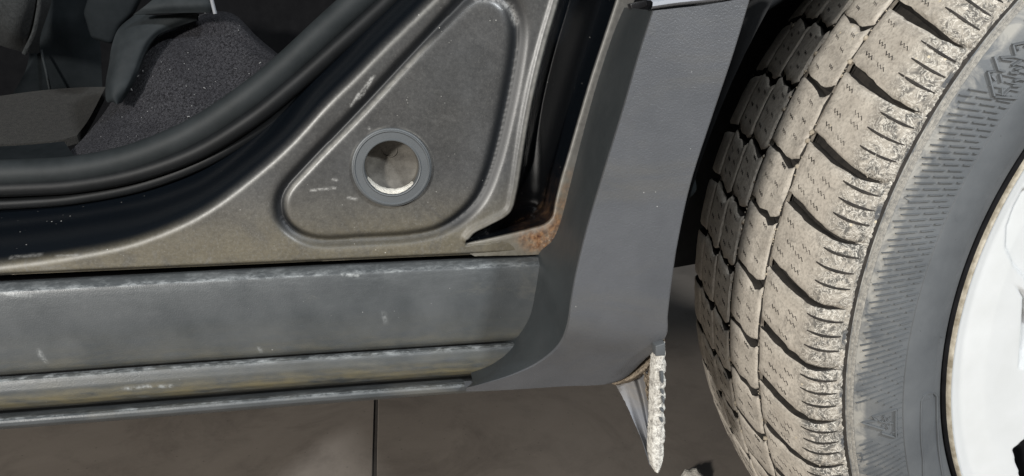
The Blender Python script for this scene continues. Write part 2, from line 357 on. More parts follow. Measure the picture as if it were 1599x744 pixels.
def scratch(segs, w=.00075):
    s = np.zeros(PX.shape)
    for (a, b, c, d_) in segs:
        L = pl([(a, b), (c, d_)], 4); s = np.maximum(s, np.exp(-(segdist(PX, PZ, L)/w)**2))
    return s
scr = .75*scratch([(486, 298, 505, 296), (506, 296, 524, 294), (543, 309, 557, 312), (575, 200, 578, 202), (519, 281, 526, 282)], .0006)
scr = np.maximum(scr, .8*scratch([(548, 166, 560, 146), (553, 160, 574, 129), (561, 154, 575, 134), (566, 150, 584, 119), (572, 133, 580, 122)], .0005))
scr = np.maximum(scr, .35*scratch([(10, 406, 60, 401), (85, 402, 120, 399)], .0005))
low = ss((.447-PZ)/.05); matte = np.exp(-(dG/(gw*1.6))**4)
scr = np.maximum(scr, .6*scratch([(744, -3, 775, -2), (775, -2, 798, 12), (798, 12, 807, 34)], .0018))  # pale arc along the groove's top bend, drawn through the scratch mask
keep = (PZ > zb-.0009) & (rh > .0165) & (dA < .034)
right = pl([(1012, -90), (985, 0), (955, 85), (925, 185), (899, 285), (886, 330), (872, 368), (850, 402), (846, 440)], 40)
xr = np.interp(PZ, right[::-1, 1], right[::-1, 0]); keep &= PX < xr+.012
PZ = np.maximum(PZ, zb); V = np.stack([PX, Y, PZ], -1).reshape(-1, 3); idx = np.full(PX.shape, -1); nx, nz = PX.shape
ok = keep[:-1, :-1] & keep[1:, :-1] & keep[1:, 1:] & keep[:-1, 1:]
I, J = np.nonzero(ok); q = lambda i, j: i*nz+j
F = np.stack([q(I, J), q(I+1, J), q(I+1, J+1), q(I, J+1)], -1); used = np.unique(F); mp = np.full(nx*nz, -1); mp[used] = np.arange(len(used))
qp_ = mesh('quarter_panel', V[used], mp[F], M['body'], car, attrs={k: w.reshape(-1)[used] for k, w in (('dust', dust), ('rust', rust), ('scratch', scr), ('pale', pale), ('low', low), ('matte', matte))})

# flange between the hollow and the arch cladding: a pressed edge with its wall going in
FE = [(728, 381, Y0+.0010), (770, 372, Y0-.0004), (832, 357, Y0-.001), (852, 350, Y0-.001), (863, 339, Y0-.001), (868, 316, Y0-.001), (876, 282, Y0-.001), (887, 245, Y0-.001), (904, 186, Y0-.001), (923, 122, Y0-.001), (942, 64, Y0-.001), (965, -6, Y0-.001), (992, -90, Y0-.001)]
FO = [(716, 385, Y0+.0012), (752, 404, Y0+.0016), (812, 405, Y0-.0002), (846, 402, Y0-.0004), (872, 385, Y0-.0004), (884, 340, Y0), (898, 296, Y0), (912, 250, Y0), (930, 190, Y0), (950, 126, Y0), (970, 66, Y0), (992, -4, Y0), (1020, -90, Y0)]
nF = 260; fe = catmull([at(*q) for q in FE], nF); fo = catmull([at(*q) for q in FO], nF); rows = []
for a, b in zip(fe, fo):
    d_ = (b-a); L_ = np.linalg.norm(d_)+1e-9; u_ = d_/L_; zmin = float(np.interp(a[0], [at(0, 433, Y0)[0], at(840, 396, Y0)[0]], [at(0, 433, Y0)[2], at(840, 396, Y0)[2]]))
    row = [a+u_*.0004+np.array([0, .034, 0]), a+u_*.0002+np.array([0, .012, 0]), a+np.array([0, .0030, 0]), a+u_*.0001+np.array([0, .0012, 0]), a+u_*.0005+np.array([0, .0003, 0]), a+u_*.0011]
    row += [a+d_*t for t in (np.linspace(.16, 1, 16) if L_ > .004 else np.linspace(.4, 1, 16))]
    for p_ in row: p_[2] = max(p_[2], zmin-.0006)
    rows.append(row)
G = np.array(rows)
def blobP(PP, u, v, r): q = at(u, v, Y0); return np.exp(-((PP[..., 0]-q[0])**2+(PP[..., 2]-q[2])**2)/(r*.00038)**2)
outw = np.ones(G.shape[:2]); outw[:, :3] = 0; outw[:, 3] = .5
ru = np.clip(blobP(G, 858, 368, 19)+.9*blobP(G, 842, 380, 17)+.75*blobP(G, 822, 372, 15)+.8*blobP(G, 869, 342, 14)+.55*blobP(G, 876, 318, 11)+.42*blobP(G, 884, 294, 10)+.3*blobP(G, 890, 272, 8), 0, 1)*(.35+.65*outw)
pa = np.zeros(G.shape[:2]); pa[:, 3:7] = .75; pa[:, 7:] = .38
sheet('arch_flange', G, M['body'], car, deg=70, attrs={'dust': outw*.95, 'rust': ru, 'pale': pa*outw, 'scratch': np.zeros(G.shape[:2]), 'low': ss((.455-G[..., 2])/.03), 'matte': np.zeros(G.shape[:2])})
# ---------------------------------------------------------------- rubber plug in its hole
plug = empty('drain_plug', (HX, Y0, HZ), car)
plug.location = Vector((HX, Y0, HZ))-car.location
def lathe_y(name, prof, cx, cz, mat, parent, n=64, mi=None, mats=None):
    """profile [(r, y)] turned about an axis along y"""
    V = []; k = len(prof)
    for i in range(n):
        a = 2*math.pi*i/n
        for r, y in prof: V.append((cx+r*math.cos(a), y, cz+r*math.sin(a)))
    F = []; MI = []
    for i in range(n):
        for j in range(k-1):
            F.append((i*k+j, i*k+j+1, ((i+1) % n)*k+j+1, ((i+1) % n)*k+j)); MI.append(mi[j] if mi else 0)
    o = mesh(name, V, F, mats or mat, parent, mi=MI); sharp(o, 40); return o
y = Y0
lathe_y('plug_rim', [(.0232, y+.001), (.0232, y-.0008), (.0229, y-.0013), (.0223, y-.0015), (.0220, y-.0022), (.0214, y-.0023), (.0208, y-.0017), (.0172, y-.0018), (.0166, y-.0024), (.0161, y-.0022), (.0158, y-.0014), (.0157, y+.006)], HX, HZ, M['plug'], plug)
lathe_y('plug_bowl', [(.0160, y+.0005), (.0157, y+.006), (.0150, y+.0092), (.0125, y+.0110), (.006, y+.0118), (.0001, y+.0120)], HX, HZ, M['cup'], plug)
# whitish debris on the bowl's lower wall, painted pale for the lit wall too
G = []
for i in range(26):
    a = math.radians(203+118*i/25); w = math.sin(math.pi*i/25)**.6
    G.append([(HX+r*math.cos(a), yy, HZ+r*math.sin(a)) for r, yy in ((.01565, y-.0006), (.01565-.0016*w, y+.001), (.0156-.0022*w, y+.004), (.0155-.0012*w, y+.008))])
sheet('lit_debris_crescent', np.array(G)+RNG.normal(size=(26, 4, 3))*.00012, M['chalk'], plug)
tube('plug_pip', [(HX-.001+.0045*math.cos(a), y+.0114, HZ+.0085+.0040*math.sin(a)) for a in np.linspace(math.pi*.95, math.pi*2.1, 12)], ell(.0004, .0004, 6), M['cup'], plug, up=(0, 1, .01))

# ---------------------------------------------------------------- door seal
def seam(pts, Ys, n=90): return resample([at(u, v, yy) for (u, v), yy in zip(pts, Ys)], n)
s_pts = [(-150, 274), (-60, 274), (40, 271), (120, 266), (210, 247), (300, 210), (376, 162), (440, 112), (505, 52), (560, 2), (620, -52), (690, -115)]
s1 = seam(s_pts, [.100]*5+[.097]+[.092]*6)
seal = empty('door_seal', Vector(s1[40])-car.location, car)
tube('seal_bulb', s1, [(a*1.0, b) for a, b in ell(.0088, .0085, 18)], M['seal'], seal)
s_in = seam([(u-(12 if i > 5 else 3), v-(12 if i < 6 else 11)) for i, (u, v) in enumerate(s_pts)], [.108]*6+[.100]*6)
tube('seal_inner_lip', s_in, ell(.0030, .007, 12), M['seal2'], seal)
s2 = seam([(-150, 297), (-60, 297), (40, 294), (120, 289), (213, 272), (308, 238), (394, 186), (462, 132), (530, 72), (590, 18), (645, -34), (715, -100)], [.096]*5+[.092]+[.086]*6)
tube('seal_outer_lip', s2, ell(.0050, .0048, 12), M['seal2'], seal)
s3 = seam([(-150, 322), (-60, 321), (40, 317), (120, 310), (222, 290), (320, 253), (408, 200), (478, 145), (546, 86), (608, 30), (665, -24), (735, -90)], [.100]*5+[.096]+[.092]*6)
tube('pinch_flange', s3, ell(.0035, .0035, 10), M['seal2'], seal)

# ---------------------------------------------------------------- sill: two long mouldings and a bottom lip, run along x
def zat(v, Y, u=0): return at(u, v, Y)[2]
def run(name, prof, x0, x1, mat, parent, wear, ochre, scr_segs=None, n=420, cut=None, wav=.0003):
    """prof: (y,z) polyline; wear / ochre: amounts per profile point"""
    xs = np.linspace(x0, x1, n); k = len(prof); V = []; E = []; O = []; SC = []
    for xx in xs:
        for (yy, zz), w, oc in zip(prof, wear, ochre):
            V.append((xx, yy+wav*math.sin(xx*23+zz*90), zz+wav*.7*math.sin(xx*17))); E.append(w); O.append(oc)
    V = np.array(V)
    if scr_segs:
        SC = np.zeros(len(V))
        for (a, b, c, d_, Yq) in scr_segs:
            p0, p1 = at(a, b, Yq)[[0, 2]], at(c, d_, Yq)[[0, 2]]; SC = np.maximum(SC, np.exp(-(segdist(V[:, 0], V[:, 2], np.array([p0, p1]))/.0009)**2))
    else: SC = np.zeros(len(V))
    o = mesh(name, V, gridF(n, k), mat, parent, attrs={'edge': E, 'ochre': O, 'scratch': SC}); fixn(o); sharp(o, 50); return o
def dens(pr, m):
    out = []
    for (a, b) in zip(pr[:-1], pr[1:]):
        for t in range(m): out.append(tuple(a[i]+(b[i]-a[i])*t/m for i in range(len(a))))
    return out+[tuple(pr[-1])]
XL, XR = -.90, -.445
def runp(name, pr, m, **k):
    pr = dens(pr, m); return run(name, [(a, b) for a, b, _, _ in pr], XL, XR, M['sill'], car, [c for _, _, c, _ in pr], [d for _, _, _, d in pr], **k)
# (y, z, wear, ochre)
runp('sill_panel', [(.085, zat(438, .085), 0, 0), (.062, zat(439, .062), .1, 0), (.0535, zat(442, .0535), .25, 0), (.0495, zat(449, .0495), .25, 0), (.0472, zat(456, .0472), .8, 0), (.0468, zat(459, .0468), .1, 0), (.0462, zat(470, .0462), .05, 0), (.0455, zat(520, .0455), 0, 0),
     (.0462, zat(560, .0462), 0, .1), (.0475, zat(580, .0475), .0, .3), (.0495, zat(585, .0495), .1, .2), (.058, zat(587, .058), 0, 0)], 3,
     scr_segs=[(63, 556, 70, 564, .046), (10, 458, 48, 460, .048), (535, 428, 560, 430, .048), (600, 498, 603, 499, .046), (345, 493, 347, 494, .046), (405, 548, 407, 549, .046)])
runp('sill_moulding', [(.060, zat(587, .060), .3, 0), (.0470, zat(588.5, .0470), .6, 0), (.0432, zat(592, .0432), 1, .1), (.0420, zat(595, .0420), .5, .1), (.0412, zat(600, .0412), .0, .1), (.0400, zat(613, .0400), .0, .2), (.0405, zat(624, .0405), .0, .75), (.0420, zat(632, .0420), .15, 1), (.0450, zat(638, .0450), .35, .9), (.052, zat(641, .052), .2, .3), (.062, zat(642, .062), 0, 0)], 4,
     scr_segs=[(195, 606, 235, 602, .0415), (250, 603, 268, 602, .0415)])
runp('sill_lip', [(.070, zat(640, .070), 0, 0), (.050, zat(646, .050), 0, 0), (.0395, zat(651, .0395), .3, 0), (.0340, zat(654, .0340), 1, 0), (.0325, zat(657, .0325), .35, 0), (.0318, zat(661, .0318), 0, 0), (.0320, zat(666, .0320), .0, 0), (.0350, zat(670, .0350), 0, 0), (.045, zat(671, .045), 0, 0), (.09, zat(664, .09), 0, 0)], 4)

# ---------------------------------------------------------------- wheel arch cladding
def yf(v): w = (v-521)/9.; return -.0105+.00034*9*(math.log1p(math.exp(min(w, 40))))
def face(pts): return [(u, v, yf(v)) for u, v in pts]
C0 = [(978, 12), (959, 58), (933, 138), (910, 222), (893, 290), (878, 348), (864, 379), (843, 401), (834, 445), (826, 490), (808, 535), (776, 574), (738, 598)]
C0 = [(u, v, .050-.020*ss((v-480)/120)) for u, v in C0]
C1 = face([(1020, 17), (998, 85), (970, 182), (938, 285), (916, 360), (900, 425), (892, 470), (886, 512), (872, 542), (840, 568), (800, 586), (760, 598), (728, 606)])
CM = face([(1095, 9), (1068, 85), (1038, 180), (1008, 285), (985, 370), (972, 440), (966, 490), (960, 530), (940, 560), (900, 581), (850, 594), (795, 602), (728, 609)])
C2 = face([(1173, -4), (1146, 85), (1114, 180), (1080, 285), (1060, 375), (1050, 440), (1044, 490), (1040, 528), (1008, 562), (962, 598), (880, 604), (800, 609), (728, 612)])
def nudge(c, du, dv, dy): return [(u+du, v+dv, y+dy) for u, v, y in c]
n_ = 110
R0, R1, RM, R2 = [resample([at(*q) for q in c], n_) for c in (C0, C1, CM, C2)]
# keep matching stations: resample by control parameter instead of by length
def par(c): return catmull([at(*q) for q in c], n_)
R0, R1, RM, R2 = par(C0), par(C1), par(CM), par(C2)
rows = []
back = (R0+np.array([0.004, .03, 0.0]))
inner = np.array([0, .004, 0]); 
for i in range(n_):
    seg = [R0[i]+np.array([.001, .028, 0]), R0[i]]
    for t in (.25, .5, .75, .9): seg.append(R0[i]+(R1[i]-R0[i])*t+np.array([0, -.0006*math.sin(math.pi*t), 0]))
    e = R1[i]; dn = (RM[i]-e); seg.append(e+(R0[i]-e)*.03); seg.append(e+dn*.010)
    for t in np.linspace(.06, 1, 9): seg.append(e+dn*t)
    dm = R2[i]-RM[i]
    for t in np.linspace(.12, .965, 9): seg.append(RM[i]+dm*t)
    e2 = R2[i]
    seg.append(e2+np.array([0, .0006, 0])-dm*.005); seg.append(e2+np.array([0, .0035, 0])); seg.append(e2+np.array([0, .014, 0])-dm*.02)
    rows.append(seg)
G = np.array(rows)
# a rounded hollow fades into the foot
sheet('arch_cladding', G, [M['arch'], M['returndark']], car, deg=32, mi=[1 if j < 6 else 0 for i in range(n_-1) for j in range(G.shape[1]-1)])
# upper edge where the piece ends under the next; its highlight is painted pale
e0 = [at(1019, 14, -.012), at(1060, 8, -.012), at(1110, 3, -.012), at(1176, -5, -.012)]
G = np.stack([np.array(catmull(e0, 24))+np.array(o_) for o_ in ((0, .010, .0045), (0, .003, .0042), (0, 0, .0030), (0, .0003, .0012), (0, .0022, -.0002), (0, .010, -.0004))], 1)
sheet('cladding_top_edge', G, M['glintedge'], car)
U0 = [(1024, 2, .012), (1075, -4, .012), (1130, -10, .012), (1190, -17, .012)]; U1 = [(1058, -110, .012), (1100, -115, .012), (1160, -120, .012), (1230, -125, .012)]
sheet('upper_cladding', loft([U0, U1], 20, 12), M['arch'], car, th=(0, .003, 0))
plate('cladding_clip', [(984, 6), (1010, 0), (1012, 10), (992, 17), (986, 14)], .035, .006, M['black'], car, .0006)
# wheel well liner: drum round the tyre and inner wall
G = []
for k_ in np.linspace(0, 1, 60):
    aa = lambda yy: math.radians(50+(122.5+14*min(1, yy/.25))*k_)
    G.append([((r)*math.cos(aa(yy)), yy, RW+r*math.sin(aa(yy))) for yy, r in ((.004, .424), (.02, .426), (.06, .424), (.10, .421), (.15, .419), (.2, .416), (.25, .410), (.262, .395), (.266, .34), (.268, .2), (.268, .08))])
sheet('arch_liner', np.array(G), M['liner'], car, th=None)
plate('liner_bracket', [(1050, 262), (1085, 255), (1092, 300), (1072, 318), (1050, 300)], .10, .02, M['dtrim'], car, .004)
# shell behind the sheet metal, so that no light leaks through
def box(name, x0, x1, y0, y1, z0, z1, mat, parent, bev=.004):
    bm = bmesh.new(); bmesh.ops.create_cube(bm, size=1)
    for v in bm.verts: v.co = Vector((x0+(v.co.x+.5)*(x1-x0), y0+(v.co.y+.5)*(y1-y0), z0+(v.co.z+.5)*(z1-z0)))
    bmesh.ops.bevel(bm, geom=list(bm.edges), offset=bev, segments=2, affect='EDGES')
    me = bpy.data.meshes.new(name); bm.to_mesh(me); bm.free(); me.materials.append(mat); o = bpy.data.objects.new(name, me); COL.objects.link(o)
    if parent: o.parent = parent; o.matrix_parent_inverse = world_of(parent).inverted()
    return o
box('underbody', -2.2, -.47, .10, 1.6, .315, .375, M['dark'], car)
box('inner_sill', -2.0, -.455, .118, .17, .376, .425, M['dark'], car)

# ---------------------------------------------------------------- torn flap hanging from the foot of the cladding
flap = empty('torn_flap', Vector(at(1000, 595, .02))-car.location, car)
flap['label'] = 'torn plastic flap with pale broken edge hanging below the arch cladding'
mud = [[(956, 599, .019), (975, 592, .018), (1000, 574, .014), (1020, 553, .008), (1036, 529, -.004)],
       [(958, 601, .021), (982, 594, .016), (1006, 578, .010), (1024, 557, .004), (1037, 531, -.006)],
       [(962, 602, .030), (990, 594, .024), (1012, 578, .018), (1027, 560, .012), (1038, 536, .002)],
       [(966, 600, .040), (990, 592, .036), (1010, 578, .030), (1026, 560, .024), (1038, 540, .012)]]
G = loft(mud, 50, 14); G += RNG.normal(size=G.shape)*.00025; sheet('muddy_tear', G, M['mud'], flap, th=(0, .002, .001), deg=60)
fl_ = [[(960, 599, .030), (975, 626, .027), (988, 655, .022), (1003, 690, .014), (1014, 726, .004)],
       [(976, 594, .030), (988, 625, .027), (1000, 660, .0225), (1011, 695, .017), (1017, 730, .004)],
       [(988, 592, .026), (998, 625, .024), (1007, 660, .021), (1015, 697, .014), (1019, 731, .003)],
       [(996, 588, .029), (1005, 622, .026), (1012, 660, .022), (1018, 697, .017), (1021, 732, .004)],
       [(1004, 580, .020), (1011, 620, .018), (1017, 660, .014), (1021, 697, .009), (1023, 732, .001)],
       [(1014, 566, .016), (1018, 615, .014), (1021, 660, .010), (1023, 697, .006), (1025, 732, .0)]]
G = loft(fl_, 60, 40)
for i in range(60):                    # ragged outer edge
    G[i, :1] += RNG.normal()*.00008*np.array([1, 0, .3])
sheet('flap_sheet', G, M['flap'], flap, th=(.0004, .0022, 0), deg=60)
tn = [[(1013, 585, .012), (1014, 610, .010), (1017, 640, .008)], [(1004, 576, .013), (1008, 600, .010), (1014, 640, .006)], [(1016, 560, .008), (1018, 600, .006), (1019, 642, .002)]]
sheet('muddy_fold', loft([tn[1], tn[0], tn[2]], 24, 10)+RNG.normal(size=(24, 10, 3))*.0003, M['mud'], flap, th=(0, .0015, 0), deg=60)
# the broken edge: a thick bar with knocked-out notches
n = 120; V = []; ks = 16
L = resample([at(u, v, y) for u, v, y in [(1026, 543, -.006), (1023, 580, -.006), (1021, 620, -.007), (1020, 660, -.008), (1018, 700, -.010), (1019, 722, -.011), (1023, 737, -.012)]], n)
R = resample([at(u, v, y) for u, v, y in [(1038, 533, -.006), (1040, 560, -.006), (1040, 600, -.007), (1039, 650, -.008), (1038, 690, -.010), (1035, 720, -.011), (1029, 737, -.012)]], n)
notch = [(565, 8), (590, 13), (612, 12), (632, 14), (648, 12), (668, 8), (696, 7)]
vv = np.linspace(538, 736, n)
for i in range(n):
    cut = max([(w*.00038)*math.exp(-((vv[i]-a)/4.5)**2) for a, w in notch])+abs(RNG.normal())*.00015
    for j in range(ks):
        t = j/(ks-1); p = L[i]+(R[i]-L[i])*t
        bulge = .0012*math.sin(math.pi*t)
        p = p+np.array([0, -bulge+RNG.normal()*.00013, 0]); 
        if t > .62: p = p+np.array([0, cut*.5*(t-.5)*2, 0]); p[0] -= cut*.06*(t-.62)*2.4
        p[0] += RNG.normal()*.0001
        V.append(p)
sheet('broken_edge', np.array(V).reshape(n, ks, 3), M['white'], flap, th=(-.0002, .008, 0), deg=80)
for uu, v0, v1, ww in ((1034, 583, 600, 4.5), (1034.5, 611, 617, 4), (1036, 622, 632, 3), (1034, 640, 645, 5), (1033, 655, 661, 4)):
    plate('edge_stub', [(uu-ww/2, v0), (uu+ww/2, v0-1), (uu+ww/2+.4, (v0+v1)/2), (uu+ww/2-.5, v1), (uu-ww/2+.8, v1-2)], -.0112, .003, M['plug'], flap, .0002)
plate('edge_stub', [(1024, 541), (1039, 536), (1039, 556), (1024, 557)], -.011, .006, M['plug'], flap, .0005)

# ---------------------------------------------------------------- inside the doorway
def P(L): return [tuple(q) for q in L]
cp = [[(70, 262, .150), (140, 258, .145), (230, 245, .14), (330, 205, .135), (400, 160, .13), (455, 120, .125), (500, 80, .125)],
      [(108, 238, .18), (170, 215, .172), (240, 190, .168), (320, 165, .162), (388, 138, .158), (440, 118, .152), (478, 96, .15)],
      [(140, 206, .200), (190, 170, .192), (245, 138, .184), (310, 115, .18), (370, 105, .178), (420, 100, .174), (460, 92, .17)],
      [(170, 165, .218), (210, 115, .208), (255, 80, .202), (310, 62, .198), (365, 62, .196), (408, 86, .19), (448, 96, .188)],
      [(190, 120, .235), (228, 75, .228), (268, 45, .222), (318, 24, .218), (364, 25, .216), (400, 58, .21), (440, 92, .208)],
      [(200, 110, .32), (235, 70, .31), (275, 40, .30), (322, 22, .29), (364, 24, .29), (402, 58, .28), (446, 94, .27)]]
G = loft(cp, 90, 50); G[..., 1] += .0022*np.sin(G[..., 0]*70+G[..., 2]*50); sheet('carpet', G, M['carpet'], car)
V = []; F = []                          # bits of lint and grit caught in the pile
for kk in range(26):
    i, j = random.randrange(12, 80), random.randrange(6, 44); p = G[i, j]+np.array([0, -.0012, 0]); a = random.uniform(0, 3.14); l = random.choice([.0006, .0007, .0008, .0016]) if kk else .009
    dd = np.array([math.cos(a), 0, math.sin(a)])*l if kk else np.array([.0085, 0, .0026]); nn = np.array([-dd[2], 0, dd[0]])/np.linalg.norm(dd)*.00035; b = len(V)
    V += [p-dd/2-nn, p-dd/2+nn, p+dd/2+nn, p+dd/2-nn, p+np.array([0, -.0006, 0])]; F += [(b, b+1, b+4), (b+1, b+2, b+4), (b+2, b+3, b+4), (b+3, b, b+4), (b, b+3, b+2, b+1)]
lint = mesh('lint', V, F, M['lint'], car, False); lint['kind'] = 'stuff'
seat = empty('rear_seat', Vector(at(120, 60, .28))-car.location, car)
ph = lambda u, v: .185-(v-20)*.0001
bk = [[(178, 160, .182), (166, 158, .184), (165, 130, .190), (170, 100, .195), (175, 70, .20), (186, 44, .204), (212, 22, .208)],
      [(182, 163, .176), (176, 148, .176), (178, 120, .180), (186, 92, .184), (196, 66, .189), (214, 44, .193), (250, 24, .198)],
      [(188, 161, .180), (195, 140, .177), (204, 115, .180), (214, 86, .184), (226, 62, .188), (248, 44, .193), (304, 20, .198)],
      [(190, 158, .186), (201, 140, .181), (213, 116, .183), (224, 88, .187), (236, 66, .191), (256, 50, .196), (307, 32, .200)]]
sheet('seat_hinge_cover', loft(bk, 44, 16), M['trim'], seat, th=(0, .004, 0))
up = [[(208, 23, .186), (258, 21, .184), (318, 20, .182), (334, 20, .184)], [(226, 10, .184), (262, 8, .181), (318, 6, .179), (332, 8, .182)], [(252, -12, .186), (280, -14, .184), (316, -14, .184), (329, -12, .186)]]
sheet('seat_side_cover', loft(up, 20, 14), M['trim'], seat, th=(0, .006, 0))
tube('cover_edge', resample([at(336, 22, .181), at(331, 2, .181), at(326, -20, .182)], 10), ell(.0013, .0012, 8), M['flap'], seat)
bol = [[(-60, 70, .30), (-20, 66, .29), (14, 76, .285), (44, 84, .29)], [(-60, 40, .275), (-10, 30, .262), (20, 48, .26), (46, 54, .27)], [(-60, 0, .27), (0, -10, .255), (40, -4, .252), (62, 4, .265)], [(-60, -60, .28), (10, -60, .27), (50, -50, .265), (68, -40, .28)]]
sheet('seat_bolster', loft(bol, 30, 24), M['fabric'], seat, th=(0, .02, 0))
tube('bolster_piping', resample([at(38, 84, .268), at(53, 52, .262), at(60, 20, .258), at(64, -12, .257)], 20), ell(.0018, .0018, 8), M['fabric'], seat)
sheet('seat_base_trim', loft([[(18, 150, .36), (60, 146, .36), (110, 142, .36), (160, 140, .36)], [(40, 110, .35), (66, 80, .348), (112, 85, .35), (158, 90, .36)], [(48, 70, .36), (70, 45, .345), (115, 35, .34), (160, 40, .36)], [(55, 20, .36), (80, 0, .35), (130, -6, .34), (200, -8, .37)]], 26, 26), M['dtrim'], seat)
tube('trim_edge', resample([at(78, 141, .343), at(72, 112, .343), at(64, 78, .343)], 10), ell(.0012, .0012, 8), M['trim'], seat)
plate('side_trim', [(140, -20), (226, -20), (205, 22), (186, 40), (174, 70), (140, 60), (128, 20)], .24, .01, M['dtrim'], seat, .003)
mt = [[(-60, 228, .22), (0, 226, .22), (50, 223, .22), (92, 219, .22), (120, 212, .225)], [(-60, 190, .26), (0, 186, .26), (60, 184, .26), (110, 184, .26), (140, 184, .26)], [(-60, 158, .31), (0, 150, .31), (60, 142, .31), (120, 137, .31), (165, 136, .30)]]
sheet('floor_mat', loft(mt, 50, 24), M['mat'], car, th=(0, .002, -.006))
kp = [[(-60, 262, .15), (0, 260, .15), (60, 256, .15), (120, 250, .15)], [(-60, 232, .19), (0, 229, .19), (50, 226, .19), (100, 221, .19)]]
sheet('scuff_plate', loft(kp, 20, 8), M['dtrim'], car, th=(0, .001, -.004))
sheet('inner_trim', loft([[(330, 120, .34), (400, 110, .34), (520, 60, .32), (640, -20, .30)], [(330, 30, .36), (410, 30, .36), (520, 10, .34), (620, -60, .30)], [(330, -80, .36), (420, -80, .36), (520, -90, .34), (600, -120, .30)]], 20, 20), M['dark'], car)
box('cabin_shell', -1.5, .2, .62, .66, .40, 1.3, M['dark'], car)
box('cabin_floor', -1.5, -.40, .30, .66, .376, .395, M['dark'], car)

# ================================================================== wheel
wheel = empty('wheel', Vector((0, .09, RW))-car.location, car)
PROF = np.array([(.0000, .3045), (.0010, .3100), (.0030, .3165), (.0062, .3225), (.0110, .3272), (.0180, .3303), (.0300, .3335), (.0520, .3370), (.0965, .3405), (.1410, .3370), (.1630, .3335), (.1750, .3303), (.1820, .3272), (.1868, .3225), (.1900, .3165), (.1920, .3100), (.1930, .3045)])
PD = catmull(PROF, 400); QS = np.r_[0, np.cumsum(np.linalg.norm(np.diff(PD, axis=0), axis=1))]
QY = lambda yy: float(np.interp(yy, PD[:, 0], QS))
def tp(th, q, h=0.):                 # angle (deg), arc length across the tread, height above it
    yy = np.interp(q, QS, PD[:, 0]); rr = np.interp(q, QS, PD[:, 1]); e = .0008
    ty = np.interp(q+e, QS, PD[:, 0])-np.interp(q-e, QS, PD[:, 0]); tr = np.interp(q+e, QS, PD[:, 1])-np.interp(q-e, QS, PD[:, 1]); l = math.hypot(ty, tr)
    ny, nr = -tr/l, ty/l
    yy += ny*h; rr += nr*h; a = math.radians(th)
    return (rr*math.cos(a), yy, RW+rr*math.sin(a))
# carcass under the blocks, sidewalls
SIDE = [(.0006, .3040), (-.0030, .2995), (-.0065, .2920), (-.0092, .2830), (-.0108, .2740), (-.0106, .2650), (-.0090, .2570), (-.0062, .2490), (-.0036, .2430), (-.0012, .2404), (.0020, .2390), (.0080, .2385), (.016, .236)]
SD = catmull(SIDE, 120)
def sy(r): return float(np.interp(-r, -SD[:, 1], SD[:, 0]))
def sw(th, r, h=0.): a = math.radians(th); return (r*math.cos(a), sy(r)-h, RW+r*math.sin(a))
def unsw(u, v):                      # picture point -> (angle, radius) on the sidewall
    p = at(u, v, -.009); 
    for _ in range(4): p = at(u, v, sy(math.hypot(p[0], p[2]-RW)))
    return math.degrees(math.atan2(p[2]-RW, p[0])) % 360, math.hypot(p[0], p[2]-RW)
prof = [(yy, rr-.0085*min(1, max(0, (qq/ .012)))*min(1, max(0, (QS[-1]-qq)/.012))) for (yy, rr), qq in zip(PD[::8], QS[::8])]
prof = [(a, b) for a, b in SD[::-1][::3]]+prof+[(.1960, .295), (.201, .275), (.199, .25), (.190, .235)]
n = 400; V = []; k = len(prof); MI = []; CR = []
for i in range(n):
    a = 2*math.pi*i/n
    for j, (yy, rr) in enumerate(prof): V.append((rr*math.cos(a), yy, RW+rr*math.sin(a))); CR.append(1.0 if yy < .001 and rr > .296 else max(0, (rr-.278)/.03)*.4 if yy < .001 else .3)
F = gridF(n+0, k); F += [((n-1)*k+j, (n-1)*k+j+1, j+1, j) for j in range(k-1)]
m_ = len(SD[::3])
MI = [1 if (m_+1 <= (i % (k-1)) <= k-6) else 0 for i in range(len(F))]
tyre = mesh('tyre', V, F, [M['side'], M['rubber']], wheel, mi=MI, attrs={'crust': CR}); fixn(tyre)
# smooth band next to the rim stands a hair proud
G = np.array([[sw(t, r, h) for r, h in ((.2738, -.0002), (.2734, .0005), (.2726, .0006), (.262, .0006), (.250, .0006), (.2475, -.0002))] for t in np.linspace(0, 360, 361)])
sheet('bead_band', G, M['side'], wheel, deg=30)
# ridge ring at the shoulder
G = np.array([[sw(t, r, h+.00012*math.sin(t*9.1)) for r, h in ((.3046, -.0005), (.3042, .0012), (.3034, .0014), (.3028, .0006), (.3022, .0011), (.3014, .0009), (.3009, -.0005))] for t in np.linspace(0, 360, 721)])
sheet('shoulder_ridge', G, M['crustedge'], wheel, deg=60)

